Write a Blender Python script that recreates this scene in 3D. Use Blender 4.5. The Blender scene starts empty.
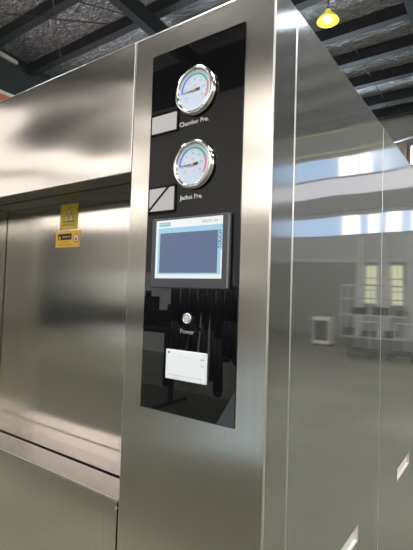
import bpy, bmesh, math, random
from mathutils import Vector, Matrix
random.seed(7)
S = bpy.context.scene
COL = S.collection
R = math.radians

# ------------------------------------------------------------ camera
cam_d = bpy.data.cameras.new('camera'); cam = bpy.data.objects.new('camera', cam_d); COL.objects.link(cam)
cam_d.sensor_fit = 'VERTICAL'; cam_d.sensor_height = 36; cam_d.lens = 36 * 428.1 / 550
cam_d.clip_start = 0.02; cam_d.clip_end = 200
def cam_axes(yaw, pitch, roll):
    f = Vector((-math.sin(yaw) * math.cos(pitch), math.cos(yaw) * math.cos(pitch), math.sin(pitch)))
    r = Vector((math.cos(yaw), math.sin(yaw), 0)); u = r.cross(f)
    return r * math.cos(roll) + u * math.sin(roll), -r * math.sin(roll) + u * math.cos(roll), f
r_, u_, f_ = cam_axes(0.6193, 0.0434, 0.0318)
M4 = Matrix((r_, u_, -f_)).transposed().to_4x4(); M4.translation = (0.3789, -0.7393, 1.4571)
cam.matrix_world = M4
S.camera = cam

# ------------------------------------------------------------ world, lights, exposure
S.view_settings.view_transform = 'Standard'; S.view_settings.look = 'None'
S.view_settings.gamma = 1; S.view_settings.use_curve_mapping = False
S.view_settings.exposure = 0.0
W = bpy.data.worlds.new('world'); S.world = W; W.use_nodes = True
W.node_tree.nodes['Background'].inputs[0].default_value = (0.62, 0.75, 0.95, 1)
W.node_tree.nodes['Background'].inputs[1].default_value = 0.6
WIN_WHITE = 1.8      # frosted panes lit by daylight
WIN_BLUE = 1.0       # panes showing blue sky
BACK_WHITE = 3.9
SKYLIGHT_FILL = 85.0  # strength of the unseen skylights added as fill

# ------------------------------------------------------------ materials
def nt(name):
    m = bpy.data.materials.new(name); m.use_nodes = True
    t = m.node_tree; return m, t, t.nodes['Principled BSDF']
def pbr(name, col, rough=0.5, metal=0.0, var=0.0, scale=8.0, bump=0.0, ior=None, emit=None, es=0.0, coat=0.0):
    m, t, b = nt(name)
    b.inputs['Base Color'].default_value = (*col, 1); b.inputs['Roughness'].default_value = rough
    b.inputs['Metallic'].default_value = metal
    if ior: b.inputs['IOR'].default_value = ior
    if coat: b.inputs['Coat Weight'].default_value = coat; b.inputs['Coat Roughness'].default_value = 0.03
    if emit: b.inputs['Emission Color'].default_value = (*emit, 1); b.inputs['Emission Strength'].default_value = es
    if var or bump:
        tc = t.nodes.new('ShaderNodeTexCoord'); n = t.nodes.new('ShaderNodeTexNoise')
        n.inputs['Scale'].default_value = scale; n.inputs['Detail'].default_value = 6
        t.links.new(tc.outputs['Object'], n.inputs['Vector'])
        if var:
            mx = t.nodes.new('ShaderNodeMix'); mx.data_type = 'RGBA'
            mx.inputs[6].default_value = (*[c * (1 - var) for c in col], 1)
            mx.inputs[7].default_value = (*[min(1, c * (1 + var)) for c in col], 1)
            t.links.new(n.outputs['Fac'], mx.inputs[0]); t.links.new(mx.outputs[2], b.inputs['Base Color'])
        if bump:
            bp = t.nodes.new('ShaderNodeBump'); bp.inputs['Strength'].default_value = bump; bp.inputs['Distance'].default_value = 0.02
            t.links.new(n.outputs['Fac'], bp.inputs['Height']); t.links.new(bp.outputs['Normal'], b.inputs['Normal'])
    return m
def brushed(name, col, rough, aniso, wave=0.0, wscale=1.0, grain=0.12, rot=0.0, film=False, haze=0.0):
    m, t, b = nt(name); N = t.nodes; L = t.links
    b.inputs['Metallic'].default_value = 1; b.inputs['Roughness'].default_value = rough
    b.inputs['Anisotropic'].default_value = aniso; b.inputs['Anisotropic Rotation'].default_value = rot
    g = N.new('ShaderNodeNewGeometry'); cr = N.new('ShaderNodeVectorMath'); cr.operation = 'CROSS_PRODUCT'
    cr.inputs[0].default_value = (0.01, 0.01, 1); L.new(g.outputs['True Normal'], cr.inputs[1]); L.new(cr.outputs[0], b.inputs['Tangent'])
    tc = N.new('ShaderNodeTexCoord'); mp = N.new('ShaderNodeMapping'); mp.inputs['Scale'].default_value = (420, 420, 1.2)
    L.new(tc.outputs['Object'], mp.inputs['Vector'])
    n = N.new('ShaderNodeTexNoise'); n.inputs['Scale'].default_value = 1; n.inputs['Detail'].default_value = 2
    L.new(mp.outputs[0], n.inputs['Vector'])
    mx = N.new('ShaderNodeMix'); mx.data_type = 'RGBA'
    mx.inputs[6].default_value = (*[c * (1 - grain) for c in col], 1); mx.inputs[7].default_value = (*[min(1, c * (1 + grain)) for c in col], 1)
    L.new(n.outputs['Fac'], mx.inputs[0]); L.new(mx.outputs[2], b.inputs['Base Color'])
    if film:   # protective film residue left along the upper part of the sheets: hazier there
        sx = N.new('ShaderNodeSeparateXYZ'); L.new(tc.outputs['Object'], sx.inputs[0])
        mr = N.new('ShaderNodeMapRange'); mr.inputs['From Min'].default_value = 1.88; mr.inputs['From Max'].default_value = 2.06
        mr.inputs['To Min'].default_value = rough; mr.inputs['To Max'].default_value = 0.13
        L.new(sx.outputs['Z'], mr.inputs['Value']); L.new(mr.outputs[0], b.inputs['Roughness'])
    if wave:   # the sheet metal is not perfectly flat
        mp2 = N.new('ShaderNodeMapping'); mp2.inputs['Scale'].default_value = (0.9, 0.9, 2.2)
        L.new(tc.outputs['Object'], mp2.inputs['Vector'])
        w = N.new('ShaderNodeTexNoise'); w.inputs['Scale'].default_value = wscale; w.inputs['Detail'].default_value = 1
        L.new(mp2.outputs[0], w.inputs['Vector'])
        bp = N.new('ShaderNodeBump'); bp.inputs['Strength'].default_value = 1; bp.inputs['Distance'].default_value = wave
        L.new(w.outputs['Fac'], bp.inputs['Height']); L.new(bp.outputs['Normal'], b.inputs['Normal'])
    if haze:   # broad sheen of the brushed grain over the clear reflection
        h = N.new('ShaderNodeBsdfPrincipled'); h.inputs['Metallic'].default_value = 1; h.inputs['Roughness'].default_value = 0.42
        h.inputs['Anisotropic'].default_value = 0.8; h.inputs['Anisotropic Rotation'].default_value = rot
        L.new(cr.outputs[0], h.inputs['Tangent']); L.new(mx.outputs[2], h.inputs['Base Color'])
        ms = N.new('ShaderNodeMixShader'); ms.inputs[0].default_value = haze
        L.new(b.outputs[0], ms.inputs[1]); L.new(h.outputs[0], ms.inputs[2]); L.new(ms.outputs[0], N['Material Output'].inputs['Surface'])
    return m
STEEL_F = brushed('brushed_steel_front', (0.565, 0.54, 0.50), 0.20, 0.9, wave=0.004)
STEEL_D = brushed('brushed_steel_door', (0.56, 0.53, 0.49), 0.15, 0.9, wave=0.004)
STEEL_S = brushed('brushed_steel_side', (0.66, 0.66, 0.66), 0.042, 0.5, wave=0.004, grain=0.04, film=True, haze=0.20)
STEEL_H = brushed('brushed_steel_header', (0.50, 0.48, 0.455), 0.17, 0.8, wave=0.03, wscale=1.3)
STEEL_R = brushed('brushed_steel_return', (0.62, 0.62, 0.62), 0.12, 0.9, wave=0.004, grain=0.06, haze=0.15)
STEEL_SILL = brushed('brushed_steel_sill', (0.62, 0.58, 0.56), 0.25, 0.3)
STEEL_EDGE = pbr('steel_edge', (0.66, 0.65, 0.63), 0.3, 1.0)
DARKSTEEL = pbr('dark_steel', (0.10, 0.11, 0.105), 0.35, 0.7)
BLACK = pbr('black_void', (0.01, 0.01, 0.01), 0.8)
GLASS = pbr('black_gloss_glass', (0.004, 0.004, 0.005), 0.015, 0.0, ior=1.65)
CHROME = pbr('chrome', (0.58, 0.58, 0.57), 0.14, 1.0)
WHITE = pbr('white_plastic', (0.70, 0.74, 0.80), 0.45)
DIAL = pbr('dial_face', (0.50, 0.57, 0.70), 0.5)
HMIB = pbr('graphite_bezel', (0.045, 0.05, 0.058), 0.35)
HMIR = pbr('graphite_rim', (0.16, 0.17, 0.18), 0.4)
INK = pbr('black_ink', (0.015, 0.015, 0.02), 0.6)
GREYINK = pbr('grey_ink', (0.30, 0.32, 0.35), 0.6)
PRINT = pbr('white_print', (0.75, 0.75, 0.75), 0.6)
DIMPRINT = pbr('faded_print', (0.28, 0.28, 0.28), 0.6)
YELLOW = pbr('sticker_yellow', (0.72, 0.50, 0.05), 0.45)
YELLOW2 = pbr('sticker_amber', (0.85, 0.50, 0.03), 0.45)
PALEY = pbr('sticker_pale_yellow', (0.78, 0.68, 0.30), 0.5)
RED = pbr('red_paint', (0.55, 0.04, 0.04), 0.5)
WHITEP = pbr('sticker_white', (0.85, 0.85, 0.85), 0.5)
BLUED = pbr('dial_blue', (0.02, 0.16, 0.62), 0.5)
GREEND = pbr('dial_green', (0.02, 0.32, 0.24), 0.5)
REDD = pbr('dial_red', (0.65, 0.12, 0.12), 0.5)
def screen(name, col, e): return pbr(name, tuple(c * 0.3 for c in col), 0.25, emit=col, es=e)
SC_WHITE = screen('screen_white', (0.62, 0.65, 0.66), 1.0)
SC_BLUE = screen('screen_light_blue', (0.26, 0.46, 0.60), 1.0)
SC_SLATE = screen('screen_slate', (0.085, 0.115, 0.20), 1.0)
SC_TEAL = screen('screen_teal', (0.06, 0.36, 0.38), 1.0)
PURLIN = pbr('dark_painted_steel', (0.014, 0.018, 0.021), 0.65, 0.0, var=0.2, scale=3)
CLAD = pbr('dark_green_cladding', (0.024, 0.033, 0.029), 0.7, var=0.1, scale=2)
CRANE_RED = pbr('crane_red', (0.42, 0.10, 0.06), 0.6, var=0.15, scale=4)
CREAM = pbr('cream_paint', (0.50, 0.48, 0.42), 0.6)
WALLP = pbr('far_wall_paint', (0.36, 0.37, 0.36), 0.8, var=0.12, scale=1.5)
WALLB = pbr('pink_beige_wall_paint', (0.40, 0.37, 0.34), 0.8, var=0.08, scale=1.2)
BRICK = pbr('brick_pier', (0.50, 0.38, 0.32), 0.9, var=0.15, scale=12)
COLG = pbr('column_grey', (0.42, 0.42, 0.41), 0.6)
YGREEN = pbr('runway_yellow', (0.80, 0.84, 0.40), 0.5)
GALV = pbr('galvanised', (0.55, 0.56, 0.58), 0.35, 0.8)
BLUEGREY = pbr('blue_grey_sheet', (0.62, 0.72, 0.82), 0.5)
RUBBER = pbr('black_rubber', (0.012, 0.012, 0.014), 0.45)
VENTIN = pbr('white_liner', (0.62, 0.56, 0.54), 0.4)
def emis(name, col, s):
    m, t, b = nt(name)
    b.inputs['Base Color'].default_value = (*[c * .5 for c in col], 1); b.inputs['Roughness'].default_value = 0.3
    b.inputs['Emission Color'].default_value = (*col, 1); b.inputs['Emission Strength'].default_value = s
    return m
E_WHITE = emis('frosted_pane', (1, 0.97, 0.93), WIN_WHITE)
E_BLUE = emis('sky_pane', (0.42, 0.62, 0.92), WIN_BLUE)
E_YG = emis('leafy_pane', (0.78, 0.80, 0.50), 0.9)
E_BACK = emis('back_frosted_pane', (1, 0.91, 0.84), BACK_WHITE)
E_BACK2 = emis('dull_frosted_pane', (1, 0.91, 0.84), 1.6)
E_FAR_FILL = emis('far_fill_pane', (0.75, 0.88, 1), 18.0)
E_LEFT_FILL = emis('left_fill_pane', (0.95, 0.96, 1), 1.6)
E_BRIGHT = emis('bright_frosted_pane', (1, 0.95, 0.9), 7.0)
E_SIDE_FILL = emis('side_fill_pane', (0.96, 0.96, 0.90), 6.0)
E_SKY_FILL = emis('skylight_fill_pane', (0.96, 0.98, 0.95), SKYLIGHT_FILL)
# floor: worn painted concrete
FLOOR, t, b = nt('worn_concrete_floor')
tc = t.nodes.new('ShaderNodeTexCoord'); n = t.nodes.new('ShaderNodeTexNoise'); n.inputs['Scale'].default_value = 0.6; n.inputs['Detail'].default_value = 8
cr = t.nodes.new('ShaderNodeValToRGB'); cr.color_ramp.elements[0].position = 0.35; cr.color_ramp.elements[1].position = 0.68
cr.color_ramp.elements[0].color = (0.095, 0.090, 0.062, 1); cr.color_ramp.elements[1].color = (0.175, 0.168, 0.135, 1)
t.links.new(tc.outputs['Object'], n.inputs['Vector']); t.links.new(n.outputs['Fac'], cr.inputs[0]); t.links.new(cr.outputs[0], b.inputs['Base Color'])
b.inputs['Roughness'].default_value = 0.35
# crinkled foil insulation under the roof
FOIL, t, b = nt('crinkled_foil_insulation')
b.inputs['Metallic'].default_value = 0.75; b.inputs['Roughness'].default_value = 0.2
tc = t.nodes.new('ShaderNodeTexCoord'); mp = t.nodes.new('ShaderNodeMapping')
mp.inputs['Rotation'].default_value = (0, 0, R(35)); mp.inputs['Scale'].default_value = (3.6, 11, 1)
vo = t.nodes.new('ShaderNodeTexNoise'); vo.inputs['Scale'].default_value = 1.6; vo.inputs['Detail'].default_value = 5; vo.inputs['Distortion'].default_value = 0.8
bp = t.nodes.new('ShaderNodeBump'); bp.inputs['Strength'].default_value = 1; bp.inputs['Distance'].default_value = 0.12
cr = t.nodes.new('ShaderNodeValToRGB'); cr.color_ramp.elements[0].position = 0.3; cr.color_ramp.elements[1].position = 0.7
cr.color_ramp.elements[0].color = (0.30, 0.29, 0.28, 1); cr.color_ramp.elements[1].color = (0.85, 0.86, 0.88, 1)
t.links.new(tc.outputs['Object'], mp.inputs['Vector']); t.links.new(mp.outputs[0], vo.inputs['Vector'])
t.links.new(vo.outputs['Fac'], bp.inputs['Height']); t.links.new(bp.outputs['Normal'], b.inputs['Normal'])
t.links.new(vo.outputs['Fac'], cr.inputs[0]); t.links.new(cr.outputs[0], b.inputs['Base Color'])

# ------------------------------------------------------------ mesh helpers
class MB:
    def __init__(s): s.bm = bmesh.new()
    def box(s, x0, x1, y0, y1, z0, z1, mi=0):
        v = [s.bm.verts.new((x, y, z)) for x in (x0, x1) for y in (y0, y1) for z in (z0, z1)]
        for q in ((0, 1, 3, 2), (4, 6, 7, 5), (0, 4, 5, 1), (2, 3, 7, 6), (0, 2, 6, 4), (1, 5, 7, 3)):
            s.bm.faces.new([v[i] for i in q]).material_index = mi
        return s
    def tube(s, a, b_, r, n=12, r2=None):
        a = Vector(a); b_ = Vector(b_); r2 = r if r2 is None else r2
        d = (b_ - a).normalized(); p = d.orthogonal().normalized(); q = d.cross(p)
        A = [s.bm.verts.new(a + (p * math.cos(i * 2 * math.pi / n) + q * math.sin(i * 2 * math.pi / n)) * r) for i in range(n)]
        B = [s.bm.verts.new(b_ + (p * math.cos(i * 2 * math.pi / n) + q * math.sin(i * 2 * math.pi / n)) * r2) for i in range(n)]
        for i in range(n):
            f = s.bm.faces.new((A[i], A[(i + 1) % n], B[(i + 1) % n], B[i])); f.smooth = n > 6
        s.bm.faces.new(A[::-1]); s.bm.faces.new(B)
        return s
    def path(s, pts, r, n=8):
        for i in range(len(pts) - 1): s.tube(pts[i], pts[i + 1], r, n)
        return s
    def lathe(s, prof, o, axis='y', n=64, sy=1):
        # prof: (radius, height) ; axis y -> height runs towards -y
        rings = []
        for (r, h) in prof:
            ring = []
            for i in range(n):
                a = i * 2 * math.pi / n
                if axis == 'y': p = (o[0] + r * math.cos(a), o[1] - h, o[2] + r * math.sin(a))
                else: p = (o[0] + r * math.cos(a), o[1] + r * math.sin(a), o[2] + h)
                ring.append(s.bm.verts.new(p))
            rings.append(ring)
        for k in range(len(rings) - 1):
            for i in range(n):
                f = s.bm.faces.new((rings[k][i], rings[k][(i + 1) % n], rings[k + 1][(i + 1) % n], rings[k + 1][i])); f.smooth = True
        return s
    def poly(s, pts, off):
        """extruded polygon: pts 3-D outline, off = thickness vector"""
        o = Vector(off); A = [s.bm.verts.new(p) for p in pts]; B = [s.bm.verts.new(Vector(p) + o) for p in pts]
        s.bm.faces.new(A); s.bm.faces.new(B[::-1])
        for i in range(len(A)): s.bm.faces.new((A[i], B[i], B[(i + 1) % len(A)], A[(i + 1) % len(A)]))
        return s
    def disc(s, c, r, th, n=48):
        return s.poly([(c[0] + r * math.cos(i * 2 * math.pi / n), c[1], c[2] + r * math.sin(i * 2 * math.pi / n)) for i in range(n)], (0, -th, 0))
    def arc(s, c, r0, r1, a0, a1, th, n=40):
        P = []
        for i in range(n + 1):
            a = R(a0 + (a1 - a0) * i / n); P.append((c[0] + r1 * math.cos(a), c[1], c[2] + r1 * math.sin(a)))
        for i in range(n, -1, -1):
            a = R(a0 + (a1 - a0) * i / n); P.append((c[0] + r0 * math.cos(a), c[1], c[2] + r0 * math.sin(a)))
        for i in range(n):
            s.poly([P[i], P[i + 1], P[2 * n - i], P[2 * n + 1 - i]], (0, -th, 0))
        return s
    def build(s, name, m, parent=None, bevel=0.0, seg=3, loc=None, bm_mat=None):
        bmesh.ops.recalc_face_normals(s.bm, faces=s.bm.faces)
        me = bpy.data.meshes.new(name); s.bm.to_mesh(me); s.bm.free()
        for x in (m if isinstance(m, (list, tuple)) else [m]): me.materials.append(x)
        o = bpy.data.objects.new(name, me); COL.objects.link(o)
        if parent: o.parent = parent
        if bevel:
            md = o.modifiers.new('bevel', 'BEVEL'); md.width = bevel; md.segments = seg; md.limit_method = 'ANGLE'; md.angle_limit = R(40)
            if len(me.materials) > 1: md.material = len(me.materials) - 1
        return o
def tag(o, label, cat, group=None):
    o['label'] = label; o['category'] = cat
    if group: o['group'] = group
    return o
def empty(name, loc=(0, 0, 0)):
    o = bpy.data.objects.new(name, None); COL.objects.link(o); o.location = loc; o.empty_display_size = 0.1; return o
def struct(o): o['kind'] = 'structure'; return o
def box(name, m, x0, x1, y0, y1, z0, z1, parent=None, bevel=0.0, seg=3):
    return MB().box(x0, x1, y0, y1, z0, z1).build(name, m, parent, bevel, seg)
def text(name, body, x, z, size, m, parent, y, width=None, th=0.0004, height=None, rot=0.0, align='CENTER'):
    """raised lettering facing -y, centred on x, baseline z"""
    cu = bpy.data.curves.new(name, 'FONT'); cu.body = body; cu.size = size; cu.align_x = align; cu.extrude = th; cu.resolution_u = 3
    tmp = bpy.data.objects.new(name + '_curve', cu); COL.objects.link(tmp)
    dg = bpy.context.evaluated_depsgraph_get(); me = bpy.data.meshes.new_from_object(tmp.evaluated_get(dg))
    COL.objects.unlink(tmp); bpy.data.objects.remove(tmp)
    xs = [v.co.x for v in me.vertices]; w = max(xs) - min(xs)
    ys = [v.co.y for v in me.vertices]; h = max(ys) - min(ys)
    kx = (width / w) if width else 1.0; ky = (height / h) if height else kx
    for v in me.vertices:
        a, b2, c2 = v.co.x * kx, v.co.y * ky, v.co.z
        a, b2 = a * math.cos(rot) - b2 * math.sin(rot), a * math.sin(rot) + b2 * math.cos(rot)
        v.co = (x + a, y - c2, z + b2)
    me.materials.clear(); me.materials.append(m)
    o = bpy.data.objects.new(name, me); COL.objects.link(o); o.parent = parent
    return o

# ------------------------------------------------------------ hall shell
CY, CZ = -0.7393, 1.4571
YF, YB, XL, XR = 16.0, -9.5, -13.2, 13.2
def roof_z(y): return 8.457 + 0.08 * (16 - y) if y > 0 else 9.737 + 0.08 * y
struct(box('floor', FLOOR, XL - .3, XR + .3, YB - .3, YF + .3, -0.2, 0))
c = MB()
for (y0, y1) in ((0, YF + .3), (YB - .3, 0)):
    c.poly([(XL - .3, y0, roof_z(y0 + 1e-6)), (XR + .3, y0, roof_z(y0 + 1e-6)), (XR + .3, y1, roof_z(y1)), (XL - .3, y1, roof_z(y1))], (0, 0, .08))
struct(c.build('ceiling', FOIL))
struct(box('wall_back', WALLP, XL, XR, YF, YF + .25, 0, roof_z(YF)))
struct(box('wall_front', WALLB, XL, XR, YB - .25, YB, 0, roof_z(YB)))
w = MB().poly([(XL, YB, 0), (XL, YF, 0), (XL, YF, roof_z(YF)), (XL, 0, 9.73), (XL, YB, roof_z(YB))], (-.25, 0, 0)); struct(w.build('wall_left', CLAD))
w = MB().poly([(XR, YB, 0), (XR, YF, 0), (XR, YF, roof_z(YF)), (XR, 0, 9.73), (XR, YB, roof_z(YB))], (.25, 0, 0)); struct(w.build('wall_right', WALLP))
# pale eaves flashing along the top of the left wall
trim = [0]
def T(mb, m):
    trim[0] += 1; return struct(mb.build('trim_%d' % trim[0], m))
z5, z14 = roof_z(2), roof_z(6.9)
T(MB().poly([(XL + .10, 2, z5 - .30), (XL + .10, 6.9, z14 - .26), (XL + .10, 6.9, z14 - .14), (XL + .10, 2, z5 - .12)], (-.09, 0, 0)), CREAM)
# purlins along x
for k in (0.62, 0.85, 1.06, 1.28, 1.52, 1.72, 1.93, 2.16, 2.33):
    y = (k * 8.28 + CY) / (1 + .08 * k); z = roof_z(y)
    T(MB().box(XL + .02, XR - .02, y - .12, y + .12, z - .34, z - .015), PURLIN)
for y in (-8, -6.5, -4.8, -3.2, -1.6, 1.2, 2.6):
    z = roof_z(y); T(MB().box(XL + .02, XR - .02, y - .07, y + .07, z - .22, z - .015), PURLIN)
# rafters along y
for x in (-7.5, -1.5, 9.5):
    for (a, b2) in ((0.01, YF - .02), (YB + .02, -0.01)):
        m = MB(); za, zb = roof_z(a), roof_z(b2)
        m.poly([(x - .12, a, za - .29), (x - .12, b2, zb - .29), (x - .12, b2, zb - .75), (x - .12, a, za - .75)], (.24, 0, 0)); T(m, PURLIN)
T(MB().box(XL + .02, XR - .02, YB + .002, YB + .04, 7.4, 8.75), CLAD)
# columns and rails on the far wall
for x in (-5.2, 2.35, 3.22, 4.2, 7.4):
    pass

# ------------------------------------------------------------ windows
wn = [0]
def window(x0, x1, z0, z1, wallY, face, panes, mull_x, mull_z, fm=None, fw=0.05, depth=.08):
    """window on a wall parallel to x; face=-1 looks to -y, +1 to +y. panes: list of (x0,x1,material)"""
    wn[0] += 1; e = struct(empty('window_%d' % wn[0], ((x0 + x1) / 2, wallY, z0)))
    def put(o): o.matrix_parent_inverse = e.matrix_world.inverted(); o.parent = e; o.location = o.location - e.location; o.matrix_parent_inverse.identity(); return o
    yy = sorted((wallY + face * .001, wallY + face * depth))
    m = MB()
    m.box(x0 - fw, x1 + fw, yy[0], yy[1], z0 - fw, z0); m.box(x0 - fw, x1 + fw, yy[0], yy[1], z1, z1 + fw)
    m.box(x0 - fw, x0, yy[0], yy[1], z0, z1); m.box(x1, x1 + fw, yy[0], yy[1], z0, z1)
    y2 = sorted((wallY + face * .03, wallY + face * (depth - .01)))
    for x in mull_x: m.box(x - .02, x + .02, y2[0], y2[1], z0, z1)
    for z in mull_z: m.box(x0, x1, y2[0], y2[1], z - .02, z + .02)
    put(m.build('window_frame', fm or COLG))
    y3 = sorted((wallY + face * .002, wallY + face * .025))
    by = {}
    for (a, b2, mt) in panes: by.setdefault(mt.name, (mt, MB()))[1].box(a, b2, y3[0], y3[1], z0, z1)
    for k, (mt, mb) in by.items(): put(mb.build('pane', mt))
    return e
B_, W_ = E_BLUE, E_WHITE
# clerestory strip (upper)
window(-3.6 + 1.0, -1.2, 6.35, 7.05, YF, -1, [(-2.6, -1.2, W_)], [-1.9], [])
window(2.6, 8.2, 6.30, 7.10, YF, -1, [(2.6, 3.35, B_), (3.35, 3.52, W_), (3.52, 3.95, B_), (3.95, 4.37, W_), (4.37, 4.73, W_), (4.73, 5.2, W_), (5.2, 8.2, B_)], [4.37, 4.73], [], fw=.03)
# clerestory strip (lower)
window(2.2, 8.2, 3.95, 4.68, YF, -1, [(2.2, 2.58, W_), (2.58, 2.84, B_), (2.84, 3.38, W_), (3.38, 3.64, B_), (3.64, 4.05, W_), (4.05, 4.38, B_), (4.38, 5.03, W_), (5.03, 8.2, B_)], [], [], fw=.03)
# tall low windows with small panes
for (a, b2) in ((1.55, 2.0), (2.82, 3.2), (3.68, 4.08)):
    window(a, b2, 1.25, 2.70, YF, -1, [(a, b2, E_YG)], [(a + b2) / 2], [1.73, 2.2], fw=.04)
# wall behind the photographer: two rows of frosted windows
T(MB().poly([(-9.28, YB + .10, 4.05), (-9.20, YB + .10, 4.05), (-8.35, YB + .10, 4.80), (-8.43, YB + .10, 4.80)], (0, .04, 0)), PURLIN)
for (z0, z1, zz0, zz1) in ((3.7, 5.2, 4.05, 4.80), (5.4, 6.9, 6.6, 7.2)):
    for (a, b2) in ((-12.9, -10.1), (-9.3, -8.2), (-5.3, -3.6), (-3.3, -0.9), (-0.6, 1.8), (4, 7), (8, 11)):
        q0, q1 = (zz0, zz1) if a == -9.3 else (z0, z1)
        window(a, b2, q0, q1, YB, 1, [(a, b2, E_BRIGHT if a == -9.3 else E_BACK)], [] if a == -9.3 else [(a + b2) / 2], [], fm=PURLIN)
for z0 in (3.7, 5.4):   # the same rows on the left wall
    for y0 in (-9.0, -6.4, -3.8):
        m = MB().box(XL + .001, XL + .03, y0, y0 + 2.2, z0, z0 + 1.4); wn[0] += 1
        we = struct(m.build('window_%d' % wn[0], E_BACK2))
        m = MB(); 
        for yy in (y0 - .05, y0 + 1.1, y0 + 2.2): m.box(XL + .001, XL + .07, yy, yy + .05, z0 - .05, z0 + 1.45)
        for zz in (z0 - .05, z0 + 1.4): m.box(XL + .001, XL + .07, y0 - .05, y0 + 2.25, zz, zz + .05)
        m.build('window_frame', PURLIN, we)
window(-12.8, -3.4, 3.9, 6.9, YF, -1, [(-12.8, -3.4, E_FAR_FILL)], [-11, -9.2, -7.4, -5.6], [5.4])  # glowing window strip hidden by the cabinet, added to light the foil roof
for (X, sg, ya) in ((XL, 1, 1.0), (XR, -1, -8.0), (XR, -1, 1.0)):  # unseen glowing strips added on the side walls to brighten the roof
    wn[0] += 1
    xs = sorted((X + sg * .002, X + sg * .03))
    we = struct(MB().box(xs[0], xs[1], ya, ya + 7.5 if sg < 0 else 14.5, 3.8, 6.0).build('window_%d' % wn[0], E_SIDE_FILL if sg < 0 else E_LEFT_FILL))
    m = MB(); ye = ya + 7.5 if sg < 0 else 14.5; xs = sorted((X + sg * .002, X + sg * .07))
    for zz in (3.72, 4.9, 6.0): m.box(xs[0], xs[1], ya, ye, zz, zz + .08)
    k = ya
    while k <= ye: m.box(xs[0], xs[1], k, k + .06, 3.8, 6.0); k += 1.49
    m.build('window_frame', PURLIN, we)
# roof skylights: a small mirrored one, then unseen rows added as fill light
def skylight(x0, x1, y0, y1, m_=None):
    wn[0] += 1; m = MB(); za, zb = roof_z(y0), roof_z(y1)
    m.poly([(x0, y0, za - .012), (x1, y0, za - .012), (x1, y1, zb - .012), (x0, y1, zb - .012)], (0, 0, .01))
    return struct(m.build('window_%d' % wn[0], m_ or E_SKY_FILL))
skylight(4.0, 4.8, 8.95, 9.95, emis('small_skylight_pane', (0.8, 0.9, 1), 9.0))
for x in (-10.5, -4.5, 2, 8):  # skylights out of view, added to light the hall
    skylight(x, x + 1.6, 0.3, 1.0); skylight(x, x + 1.6, 2.9, 3.4); skylight(x, x + 1.6, -4.6, -3.4)
# far wall details: wide grey crane rail band, yellow-green rails, steel columns
T(MB().box(XL + .02, XR - .02, YF - .30, YF - .12, 4.85, 5.45), pbr('crane_rail_grey', (0.20, 0.20, 0.19), 0.6, var=.1))
T(MB().box(-1.1, XR - .02, YF - .22, YF - .10, 7.26, 7.31), YGREEN)
T(MB().box(-1.1, XR - .02, YF - .22, YF - .10, 8.06, 8.12), YGREEN)
T(MB().box(XL + .02, XR - .02, YF - .05, YF - .002, 5.55, 6.22), emis('painted_window_glow', (0.93, 0.93, 1.0), 0.62))  # glowing band painting blurred window light onto the wall
T(MB().box(-3.15, -2.72, YF - .30, YF - .01, 0, 7.1), BRICK)
T(MB().box(XL + .02, XR - .02, YF - .0015, YF - .0005, 0, 2.84), pbr('dado_paint', (0.19, 0.19, 0.175), 0.7, var=.2, scale=1.5))
for x in (2.45, 3.44, 4.30):
    T(MB().box(x - .17, x + .17, YF - .12, YF - .002, 0, 3.8), COLG)
T(MB().box(XL + .02, XR - .02, YF - .06, YF - .001, 2.85, 3.0), COLG)

# ------------------------------------------------------------ things up in the roof
cr_ = empty('crane_girder', (-12.9, 5, 7.15)); g = MB().box(-.15, .15, -9, 10.3, -.25, .42).build('beam', CRANE_RED, cr_)
MB().box(-.17, .17, -9, 10.3, .42, .52).build('rail', CREAM, cr_)
tag(cr_, 'red crane girder with a cream rail, high on the dark wall at the left edge', 'girder')
def rod(a, b2, label):
    return tag(MB().tube(a, b2, .018, 6).build('bracing_rod', PURLIN), label, 'rod', None)
def rz(x, y, d=.40): return (x, y, roof_z(y) - d)
rod(rz(-10.9, 5.2), rz(-8.7, 6.9), 'thin dark bracing rod crossing level under the left part of the roof')
rod(rz(-8.7, 5.1), rz(-11.2, 7.2), 'thin dark bracing rod dropping steeply under the left part of the roof')
rod(rz(-9.3, 5.4, .30), rz(-7.6, 7.6, .30), 'thin dark sag rod slanting down to the cabinet roof line, left part')
for i, (x0, x1) in enumerate(((-4.6, -4.35), (-3.3, -3.2), (-6.3, -5.7))):
    y0, y1 = (10.8, 15.2)
    rod(rz(x0, y0, .2), rz(x1, y1, .2), ('thin dark sag rod between purlins to the right of the yellow lamp', 'thin dark sag rod between purlins near the right edge', 'thin dark sag rod between purlins above the yellow lamp')[i])
# galvanised conduit at the right edge
cd = MB().tube((-3.4, 15.2, CZ + .347 * 15.94), (1.5, 15.2, CZ + .39 * 15.94), .06, 10)
tag(cd.build('conduit', GALV), 'grey pipe crossing in front of the far wall, right edge', 'pipe')

# pendant lamp
LX, LY, LZ = -2.554, 7.2, 6.93
lamp = empty('pendant_lamp', (LX, LY, LZ)); tag(lamp, 'lit yellow bell pendant lamp hanging from the roof', 'lamp')
YSH = pbr('yellow_enamel', (0.80, 0.72, 0.06), 0.35, emit=(0.9, 0.8, 0.05), es=0.0)
E_BULB = emis('bulb_glow', (1, 0.93, 0.55), 30)
ms = MB().lathe([(.205, -.07), (.212, -.065), (.19, -.02), (.12, .05), (.06, .10), (.055, .16), (.0, .16), (.0, .155), (.05, .155), (.055, .095), (.115, .045), (.185, -.022), (.205, -.07)], (0, 0, 0), 'z', 40)
ms.build('lamp_shade', YSH, lamp)
MB().lathe([(0, -.09), (.045, -.08), (.065, -.04), (.05, .01), (.02, .05), (0, .05)], (0, 0, 0), 'z', 24).build('bulb', E_BULB, lamp)
MB().tube((0, 0, .16), (0, 0, .26), .03, 12, .02).build('lamp_holder', PURLIN, lamp)
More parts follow.
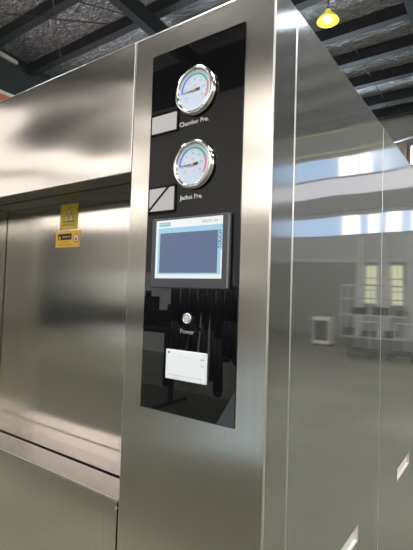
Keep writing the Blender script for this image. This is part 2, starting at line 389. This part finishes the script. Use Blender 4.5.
MB().tube((0, 0, .26), (0, 0, roof_z(LY) - LZ - .02), .012, 8).build('cord', PURLIN, lamp)

# ------------------------------------------------------------ the steriliser cabinet
ZT = 2.0815
cab = empty('steriliser_cabinet', (0, 0, 0))
tag(cab, 'large brushed stainless steel steriliser cabinet with a black glass control column and sliding door', 'steriliser')
XC, XD = -0.3863, -1.215      # column left edge; door opening left edge
# control column: bent sheet wrapping the corner
ccol = box('control_column', [STEEL_F, STEEL_R, STEEL_EDGE], XC, 0, 0, .1015, 0.02, ZT, cab, .0035, 4)
for p in ccol.data.polygons:
    if p.normal.x > .9: p.material_index = 1
# header above the door
HZ, SZ, DY = 1.7519, 0.9565, 0.156
box('header_panel', [STEEL_H, STEEL_EDGE], XD, XC - .002, 0, .070, HZ, ZT, cab, .0015, 2)
box('header_channel', DARKSTEEL, XD, XC - .002, .082, .20, HZ + .0005, ZT - .003, cab)
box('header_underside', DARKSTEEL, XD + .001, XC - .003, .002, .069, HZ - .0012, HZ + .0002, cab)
box('header_slot', BLACK, XD, XC - .002, .070, .082, HZ + .006, ZT - .003, cab)
# left end column
box('end_column', STEEL_D, -2.3, XD - .002, 0, .30, .02, ZT, cab, .0025, 3)
# sliding door
door = box('sliding_door', STEEL_D, XD + .002, XC + .02, DY, DY + .03, SZ - .02, HZ + .02, cab)
# sill and lower front
box('sill_lip', [STEEL_SILL, STEEL_EDGE], XD, XC - .002, 0, .084, SZ - .005, SZ, cab, .001, 2)
box('sill_gap', BLACK, XD, XC - .002, .084, .096, SZ - .03, SZ - .012, cab)
box('sill_shelf', STEEL_SILL, XD, XC - .002, .096, DY, SZ - .02, SZ + .0005, cab)
box('lower_front_panel', STEEL_D, XD, XC - .005, .001, .05, .02, SZ - .0055, cab, .0008, 2)
# long low machine bench along the back wall, mirrored as the dark line across the door
mb_ = empty('machine_bench', (-11.3, -8.6, 0)); tag(mb_, 'long dark machine bench mirrored as a dark band in the sliding door', 'bench')
MB().box(-1.7, 1.7, -.45, .45, .75, .95).build('bed', PURLIN, mb_, .02)
MB().box(-1.5, -.7, -.4, .4, .95, 1.55).build('head', PURLIN, mb_, .04); MB().box(.9, 1.4, -.35, .35, .95, 1.35).build('tailstock', PURLIN, mb_, .04)
for sx in (-1.35, 1.35): MB().box(sx - .3, sx + .3, -.4, .4, 0, .75).build('pedestal', PURLIN, mb_, .02)
mt_ = MB().box(-11.5, 1.2, -4.3, -1.2, 0.001, .012).build('added_dark_mat', pbr('added_mat_olive', (.045, .043, .028), .6, var=.15, scale=2))  # dark floor patch added to darken the lower steel reflections
tag(mt_, 'added dark olive floor mat that darkens the reflection low in the steel front', 'mat')
# toe-kick, roof, core
box('core', BLACK, -2.28, -.012, .21, 2.38, .05, ZT - .012, cab)
box('inner_upright', BLACK, XC - .0045, -.006, .1035, .21, .05, ZT - .012, cab)
box('top_plate', STEEL_S, -2.3, -.004, .204, 2.4, ZT - .006, ZT - .0005, cab)
box('header_core', BLACK, XD, XC - .002, .2005, .209, HZ, ZT - .004, cab)
# side panels on x = 0, each a folded sheet with a recessed grip
def side_panel(y0, y1, grip=None, m=STEEL_S):
    bm = bmesh.new(); z0, z1 = .02, ZT
    ys = [y0, y1]; zs = [z0, z1]
    if grip: ys = [y0, grip[0], grip[1], y1]; zs = [z0, grip[2], grip[3], z1]
    V = {(i, j): bm.verts.new((0, y, z)) for i, y in enumerate(ys) for j, z in enumerate(zs)}
    fs = []
    for i in range(len(ys) - 1):
        for j in range(len(zs) - 1):
            if grip and i == 1 and j == 1: continue
            fs.append(bm.faces.new((V[i, j], V[i + 1, j], V[i + 1, j + 1], V[i, j + 1])))
    ret = bmesh.ops.extrude_face_region(bm, geom=fs)
    for v in ret['geom']:
        if isinstance(v, bmesh.types.BMVert): v.co.x -= .018
    bmesh.ops.recalc_face_normals(bm, faces=bm.faces)
    mb = MB(); mb.bm.free(); mb.bm = bm
    o = mb.build('side_panel', [m, STEEL_EDGE], cab, .0025, 3)
    if grip:
        a, b2, c2, d2 = grip; q = MB()
        th = .0015; x0 = -.0105; x1 = -.001
        q.box(x0 - th, x0, a + th, b2 - th, c2 + th, d2 - th)
        q.box(x0 - th, x1, a + .0002, a + .0002 + th, c2, d2); q.box(x0 - th, x1, b2 - th - .0002, b2 - .0002, c2, d2)
        q.box(x0 - th, x1, a, b2, c2 + .0002, c2 + .0002 + th); q.box(x0 - th, x1, a, b2, d2 - th - .0002, d2 - .0002)
        gp = q.build('grip_recess', VENTIN, o)
    return o
side_panel(.1040, .8708, (.375, .627, .722, .768))
side_panel(.8728, 1.66, (1.178, 1.425, .717, .763))
side_panel(1.662, 2.4)
# seam screws
for (y, z) in ((.1025, 1.905), (.1025, 1.05)):
    MB().tube((-.002, y, z), (.0012, y, z), .0022, 10).build('screw', STEEL_EDGE, cab)
MB().tube((XC - .006, .002, SZ - .02), (XC - .006, -.001, SZ - .02), .0035, 12).build('screw', STEEL_EDGE, cab)

# black glass control face
GX0, GX1, GZ0, GZ1 = -.324, -.0674, 1.1909, 2.0212
gl = box('control_glass', GLASS, GX0, GX1, -.0025, .0005, GZ0, GZ1, cab, .0006, 2)
gy = -.0025

def gauge(cx, cz, needle_deg, name):
    # body, rim
    bz = MB().lathe([(.0, 0), (.0505, 0), (.0515, .002), (.050, .006), (.0475, .008), (.0475, .012), (.0500, .014), (.0515, .017), (.0510, .021), (.0480, .0235), (.0450, .0235), (.0432, .021), (.0425, .017), (.0425, .014), (0, .014)], (0, 0, 0), 'y', 72).build('pressure_gauge', CHROME, cab)
    bz.location = (cx, gy, cz); bz.scale = (1.03, .50, 1.05); bz['label'] = name + ' round chrome pressure gauge with a white dial'
    d = MB().disc((0, -.0142, 0), .0424, .0008).build('dial', DIAL, bz)
    y = -.0151
    MB().arc((0, y, 0), .0325, .0365, 118, 182, .0003).build('blue_arc', BLUED, bz)
    MB().arc((0, y, 0), .0325, .0365, 20, 118, .0003).build('green_arc', GREEND, bz)
    MB().arc((0, y, 0), .0325, .0365, -35, 20, .0003).build('red_arc', REDD, bz)
    m = MB()
    for k in range(33):
        a = R(220 - k * 260 / 32); l = .0045 if k % 4 == 0 else .0025
        c0, s0 = math.cos(a), math.sin(a); r0 = .0315; r1 = r0 - l; t_ = .00022
        m.poly([(r0 * c0 - t_ * s0, y, r0 * s0 + t_ * c0), (r0 * c0 + t_ * s0, y, r0 * s0 - t_ * c0), (r1 * c0 + t_ * s0, y, r1 * s0 - t_ * c0), (r1 * c0 - t_ * s0, y, r1 * s0 + t_ * c0)], (0, -.0002, 0))
    m.build('scale_marks', INK, bz)
    for k, s in enumerate(('-0.1', '0', '0.1', '0.2', '0.3', '0.4', '0.5')):
        a = R(212 - k * 244 / 6); text('number', s, .0235 * math.cos(a), .0235 * math.sin(a) - .0018, .005, INK, bz, y, th=.0001)
    text('unit_print', 'MPa', 0, .009, .005, GREYINK, bz, y, th=.0001)
    text('class_print', '1.6', .001, -.016, .0045, GREYINK, bz, y, th=.0001)
    a = R(needle_deg); c0, s0 = math.cos(a), math.sin(a)
    m = MB(); yn = y - .002
    m.poly([(.034 * c0, yn, .034 * s0), (-.0012 * s0, yn, .0012 * c0), (-.014 * c0 - .0028 * s0, yn, -.014 * s0 + .0028 * c0), (-.014 * c0 + .0028 * s0, yn, -.014 * s0 - .0028 * c0), (.0012 * s0, yn, -.0012 * c0)], (0, -.0008, 0))
    nd = m.build('needle', INK, bz)
    MB().tube((0, -.0135, 0), (0, -.0195, 0), .003, 16).build('hub', pbr('brass', (.7, .5, .15), .3, 1.0), bz)
    return bz
gauge(-.1890, 1.9036, 183, 'upper')
gauge(-.1876, 1.7381, 182, 'lower')
text('printed_label', 'Chamber Pre.', -.1940, 1.8315, .016, PRINT, gl, gy - .0002, width=.080)
text('printed_label', 'Jacket Pre.', -.1945, 1.6640, .016, PRINT, gl, gy - .0002, width=.062)
text('printed_label', 'Power', -.1935, 1.3685, .014, DIMPRINT, gl, gy - .0002, width=.038)

# touch screen
hm = box('touch_screen', HMIB, -.2997, -.0857, -.011, gy, 1.4665, 1.6245, cab, .003, 3)
box('rim_strip', HMIR, -.0905, -.0865, -.0116, -.0105, 1.470, 1.621, hm)
ys = -.0113
dp = box('display', SC_WHITE, -.2852, -.1030, ys, -.0105, 1.4885, 1.6192, hm)
box('blue_field', SC_BLUE, -.2782, -.1030, ys - .0003, ys, 1.4975, 1.6015, hm)
box('white_margin', SC_WHITE, -.1062, -.1030, ys - .0005, ys - .0002, 1.4885, 1.548, hm)
box('slate_field', SC_SLATE, -.2722, -.1143, ys - .0006, ys - .0002, 1.5005, 1.5898, hm)
box('logo_plate', SC_TEAL, -.2755, -.2440, ys - .0006, ys, 1.6055, 1.6143, hm)
text('logo_print', 'SIEMENS', -.25975, 1.6079, .008, SC_WHITE, hm, ys - .0007, width=.027, th=.0001, height=.0048)
text('title_print', 'SIMATIC HMI', -.1350, 1.6070, .008, GREYINK, hm, ys - .0002, width=.040, th=.0001, height=.0062)
text('side_print', 'TOUCH', -.1045, 1.5700, .012, INK, hm, ys - .0007, width=.038, th=.0001, height=.0085, rot=R(90))

# power button
pb = MB().lathe([(0, 0), (.0118, 0), (.0122, .002), (.0112, .0035), (.0095, .0038), (.0090, .002), (0, .002)], (0, 0, 0), 'y', 40).build('power_button', pbr('matte_chrome', (.8, .8, .8), .25, 1.0), cab)
pb.location = (-.1935, gy, 1.4020)
MB().disc((0, -.002, 0), .0088, .0012, 32).build('push_face', pbr('satin_grey', (.5, .5, .5), .4, .6), pb)
MB().arc((0, -.0032, 0), .0038, .0052, 115, 425, .0003, 24).box(-.0006, .0006, -.0035, -.0032, .001, .0062).build('power_symbol', WHITEP, pb)

# printer
pr = box('label_printer', WHITE, -.2475, -.1360, -.007, gy, 1.2675, 1.3320, cab, .0015, 2)
py = -.0072
MB().disc((-.2380, py + .0002, 1.3255), .0024, .0006, 20).build('indicator', INK, pr)
box('slot_line', GREYINK, -.2405, -.1425, py, py + .0003, 1.2765, 1.2772, pr)
box('lid_line', pbr('pale_line', (.5, .5, .52), .6), -.214, -.180, py, py + .0003, 1.3180, 1.3187, pr)
text('printer_mark', 'LINE', -.1475, 1.3160, .004, INK, pr, py, width=.009, th=.0001)
text('printer_mark', 'SEL', -.1465, 1.3025, .004, GREYINK, pr, py, width=.008, th=.0001)

# warning stickers on the door
SY = DY - .0008
s1 = box('warning_sticker', YELLOW, -.8525, -.7160, SY, DY - .0002, 1.600, 1.7262, cab)
y = SY - .0002
fr = MB()
for (a, b2, c2, d2) in ((-.8495, -.7190, 1.7225, 1.7235), (-.8495, -.7190, 1.6025, 1.6035), (-.8495, -.8485, 1.6025, 1.7235), (-.7200, -.7190, 1.6025, 1.7235)): fr.box(a, b2, y, SY, c2, d2)
fr.build('border', INK, s1)
def tri(cx, zb, w, h, y, m, parent, name): return MB().poly([(cx - w / 2, y, zb), (cx + w / 2, y, zb), (cx, y, zb + h)], (0, .0002, 0)).build(name, m, parent)
cx = -.7845
tri(cx, 1.636, .086, .078, y, INK, s1, 'warning_triangle')
tri(cx, 1.6405, .073, .066, y - .0002, PALEY, s1, 'triangle_fill')
hs = MB()
for dx in (-.010, 0, .010):   # hot-surface waves
    P = [(cx + dx + .0025 * math.sin(k * 1.3), y - .0005, 1.651 + k * .0045) for k in range(8)]
    for k in range(7): hs.poly([(P[k][0] - .0015, y - .0005, P[k][2]), (P[k][0] + .0015, y - .0005, P[k][2]), (P[k + 1][0] + .0015, y - .0005, P[k + 1][2]), (P[k + 1][0] - .0015, y - .0005, P[k + 1][2])], (0, .0002, 0))
hs.box(cx - .018, cx + .018, y - .0005, y - .0003, 1.6445, 1.647)
hs.build('heat_symbol', INK, s1)
text('sticker_print', 'CAUTION  SCALD', cx, 1.6165, .014, INK, s1, y, width=.106, th=.0001, height=.0100)
s2 = box('warning_sticker', YELLOW2, -.8790, -.6935, SY - .0004, DY - .0002, 1.510, 1.5925, cab)
y = SY - .0006
bp_ = box('black_plate', INK, -.8630, -.7565, y - .0002, SY - .0004, 1.5475, 1.5790, s2)
tri(-.8480, 1.5520, .020, .021, y - .0005, YELLOW2, s2, 'small_triangle')
text('sticker_print', 'WARNING', -.7955, 1.5575, .012, YELLOW2, s2, y - .0003, width=.066, th=.0001, height=.0105)
text('sticker_print', 'Hot surface', -.8120, 1.5350, .01, INK, s2, y, width=.066, th=.0001, height=.0075)
text('sticker_print', 'Do not touch door', -.8100, 1.5205, .01, INK, s2, y, width=.104, th=.0001, height=.0075)
pw = MB().disc((-.7210, y, 1.5530), .0190, .0002, 36).build('prohibition_disc', WHITEP, s2)
MB().arc((-.7210, y - .0003, 1.5530), .0165, .0215, 0, 360, .0002, 36).build('red_ring', RED, s2)
MB().box(-.7235, -.7185, y - .0006, y - .0003, 1.542, 1.562).box(-.7265, -.7155, y - .0006, y - .0003, 1.542, 1.553).build('hand_symbol', INK, s2)

for (st, x0, x1, z0, z1, ox0, ox1, oz0, oz1) in ((s1, -.8827, -.788, 1.658, 1.7454, -.8525, -.7160, 1.600, 1.7262), (s2, -.9008, -.7722, 1.598, 1.653, -.8790, -.6935, 1.510, 1.5925)):
    kx, kz = (x1 - x0) / (ox1 - ox0), (z1 - z0) / (oz1 - oz0)
    st.scale = (kx, 1, kz); st.location = (x0 - kx * ox0, 0, z0 - kz * oz0)

# ------------------------------------------------------------ things the steel mirrors, right of the cabinet
rk = empty('storage_rack', (3.3, 12.6, 0)); tag(rk, 'grey tube storage rack mirrored in the right side panels', 'rack')
RACKM = pbr('rack_grey_paint', (0.34, 0.35, 0.35), 0.5)
for x in (-1.27, -.35, .53):
    for yy in (-.3, .3):
        MB().box(x - .02, x + .02, yy - .02, yy + .02, 0, 1.86).build('upright', RACKM, rk)
for z in (.32, .95, 1.42, 1.83):
    m = MB(); m.box(-1.27, .53, -.32, -.28, z - .02, z + .02).box(-1.27, .53, .28, .32, z - .02, z + .02)
    if z < 1.2: m.box(-1.27, .53, -.28, .28, z - .01, z + .01)
    m.build('shelf', RACKM, rk)
for i in range(6):
    o = MB().box(-.16, .16, -.2, .2, 0, .16 + .03 * (i % 3)).build('parts_box', PURLIN, None, .02)
    o.location = (2.2 + i * .29, 12.6, .331 if i % 2 else .961)
    tag(o, 'dark box on the %s shelf of the mirrored rack, %s from the left' % ('low' if i % 2 else 'middle', ('first', 'second', 'third')[i // 2]), 'box', 'boxes on the rack')
kc = empty('equipment_cabinet', (4.27, 12.0, 0)); tag(kc, 'small white cabinet with a dark front mirrored in the side panel', 'cabinet')
MB().box(-.27, .27, -.25, .25, 0.06, .86).build('body', CREAM, kc, .01)
MB().box(-.22, .22, -.262, -.251, .17, .76).build('dark_door', PURLIN, kc)
for sx in (-.2, .2):
    MB().box(sx - .03, sx + .03, -.2, .2, 0, .06).build('foot', PURLIN, kc)
for i, x in enumerate((1.75, 2.65)):
    tr = empty('hand_trolley', (x, 10.4, 0)); tag(tr, ('low hand trolley with an upright tube handle mirrored in the right panel', 'low hand trolley beside the rack leg, mirrored in the side panel')[i], 'trolley')
    MB().box(-.3, .3, -.35, .35, .14, .18).build('deck', PURLIN, tr, .01)
    MB().path([(-.27, .33, .18), (-.27, .42, .85), (.27, .42, .85), (.27, .33, .18)], .018, 8).build('handle', GALV, tr)
    for sx in (-.24, .24):
        for sy in (-.27, .27): MB().tube((sx - .02, sy, .06), (sx + .02, sy, .06), .06, 16).tube((sx - .01, sy, .06), (sx - .01, sy, .139), .012, 8).build('wheel', RUBBER, tr)

# ------------------------------------------------------------ things the black glass mirrors, behind the photographer
hr = empty('hose_rack', (-2.65, -3.6, .012)); tag(hr, 'dark rack of hanging black hoses mirrored in the black glass right of the power button', 'rack')
MB().box(-.60, -.55, -.03, .03, 0, 1.50).build('post', PURLIN, hr); MB().box(.55, .60, -.03, .03, 0, 1.50).build('post', PURLIN, hr)
MB().box(-.60, .60, -.03, .03, 1.50, 1.54).build('top_bar', PURLIN, hr)
for sx in (-.575, .575): MB().box(sx - .03, sx + .03, -.3, .3, 0, .04).build('foot', PURLIN, hr)
ORD = ('first', 'second', 'third', 'fourth', 'fifth', 'sixth', 'seventh', 'eighth')
for i in range(8):
    x = -.48 + i * .135; L_ = .75 + .5 * random.random(); w_ = .03 + .03 * random.random(); lean = random.uniform(-.05, .05)
    P = [(x - .02, .05, 1.54), (x - w_, .07, 1.54 - L_ * .5)] + [(x + lean + w_ * math.cos(R(180 + k * 30)), .07 + .02 * (i % 3), 1.54 - L_ + w_ * math.sin(R(180 + k * 30))) for k in range(7)] + [(x + w_, .08, 1.54 - L_ * .5), (x + .02, .06, 1.54)]
    h = MB().path(P, .030 + .012 * random.random(), 8).build('coiled_hose', RUBBER)
    h.location = hr.location; tag(h, 'black hose looped over the mirrored rack, %s from the left in the black glass' % ORD[i], 'hose', 'hoses on the rack')
sh = MB().poly([(0, 0, 0), (1.1, 0, 0), (.75, -.25, .95), (.45, -.25, .95)], (0, -.02, 0)).build('leaning_sheet', BLUEGREY)
sh.location = (-2.05, -2.75, .012); tag(sh, 'blue-grey metal sheet leaning, mirrored low in the black glass', 'sheet')
wb = empty('workbench', (-5.2, -4.75, 0)); tag(wb, 'dark workbench mirrored in the black glass behind the power button', 'workbench')
MB().box(-1.3, 1.3, -.4, .4, .82, .88).build('worktop', PURLIN, wb)
for sx in (-1.2, 1.2):
    for sy in (-.33, .33): MB().box(sx - .04, sx + .04, sy - .04, sy + .04, 0, .82).build('leg', PURLIN, wb)
pb_ = MB().box(-8.6, -4.6, -7.3, -7.2, 0.0, 1.95).box(-8.55, -8.45, -7.6, -7.3, 0, .05).box(-4.75, -4.65, -7.6, -7.3, 0, .05).build('added_pale_board', pbr('pale_board', (.75, .75, .72), .6, var=.06, scale=1))  # board added in place of the lit wall, brightens the glass reflection
tag(pb_, 'pale board added to brighten the mirrored background left of the power button', 'board')
for i, (x, w_, h_) in enumerate(((-.9, .3, .35), (-.3, .5, .22), (.45, .25, .5), (.95, .3, .28))):
    o = MB().box(-w_ / 2, w_ / 2, -.15, .15, 0, h_).tube((0, 0, h_), (0, 0, h_ + .1), .05, 12).build('tool_case', RUBBER, None)
    o.location = (-5.2 + x, -4.75, .881); tag(o, ('low wide black case at the left end of the mirrored workbench', 'widest black case on the mirrored workbench', 'tall narrow black case on the mirrored workbench', 'small black case at the right end of the mirrored workbench')[(0, 1, 2, 3)[[-.9, -.3, .45, .95].index(x)]], 'case', 'cases on the workbench')
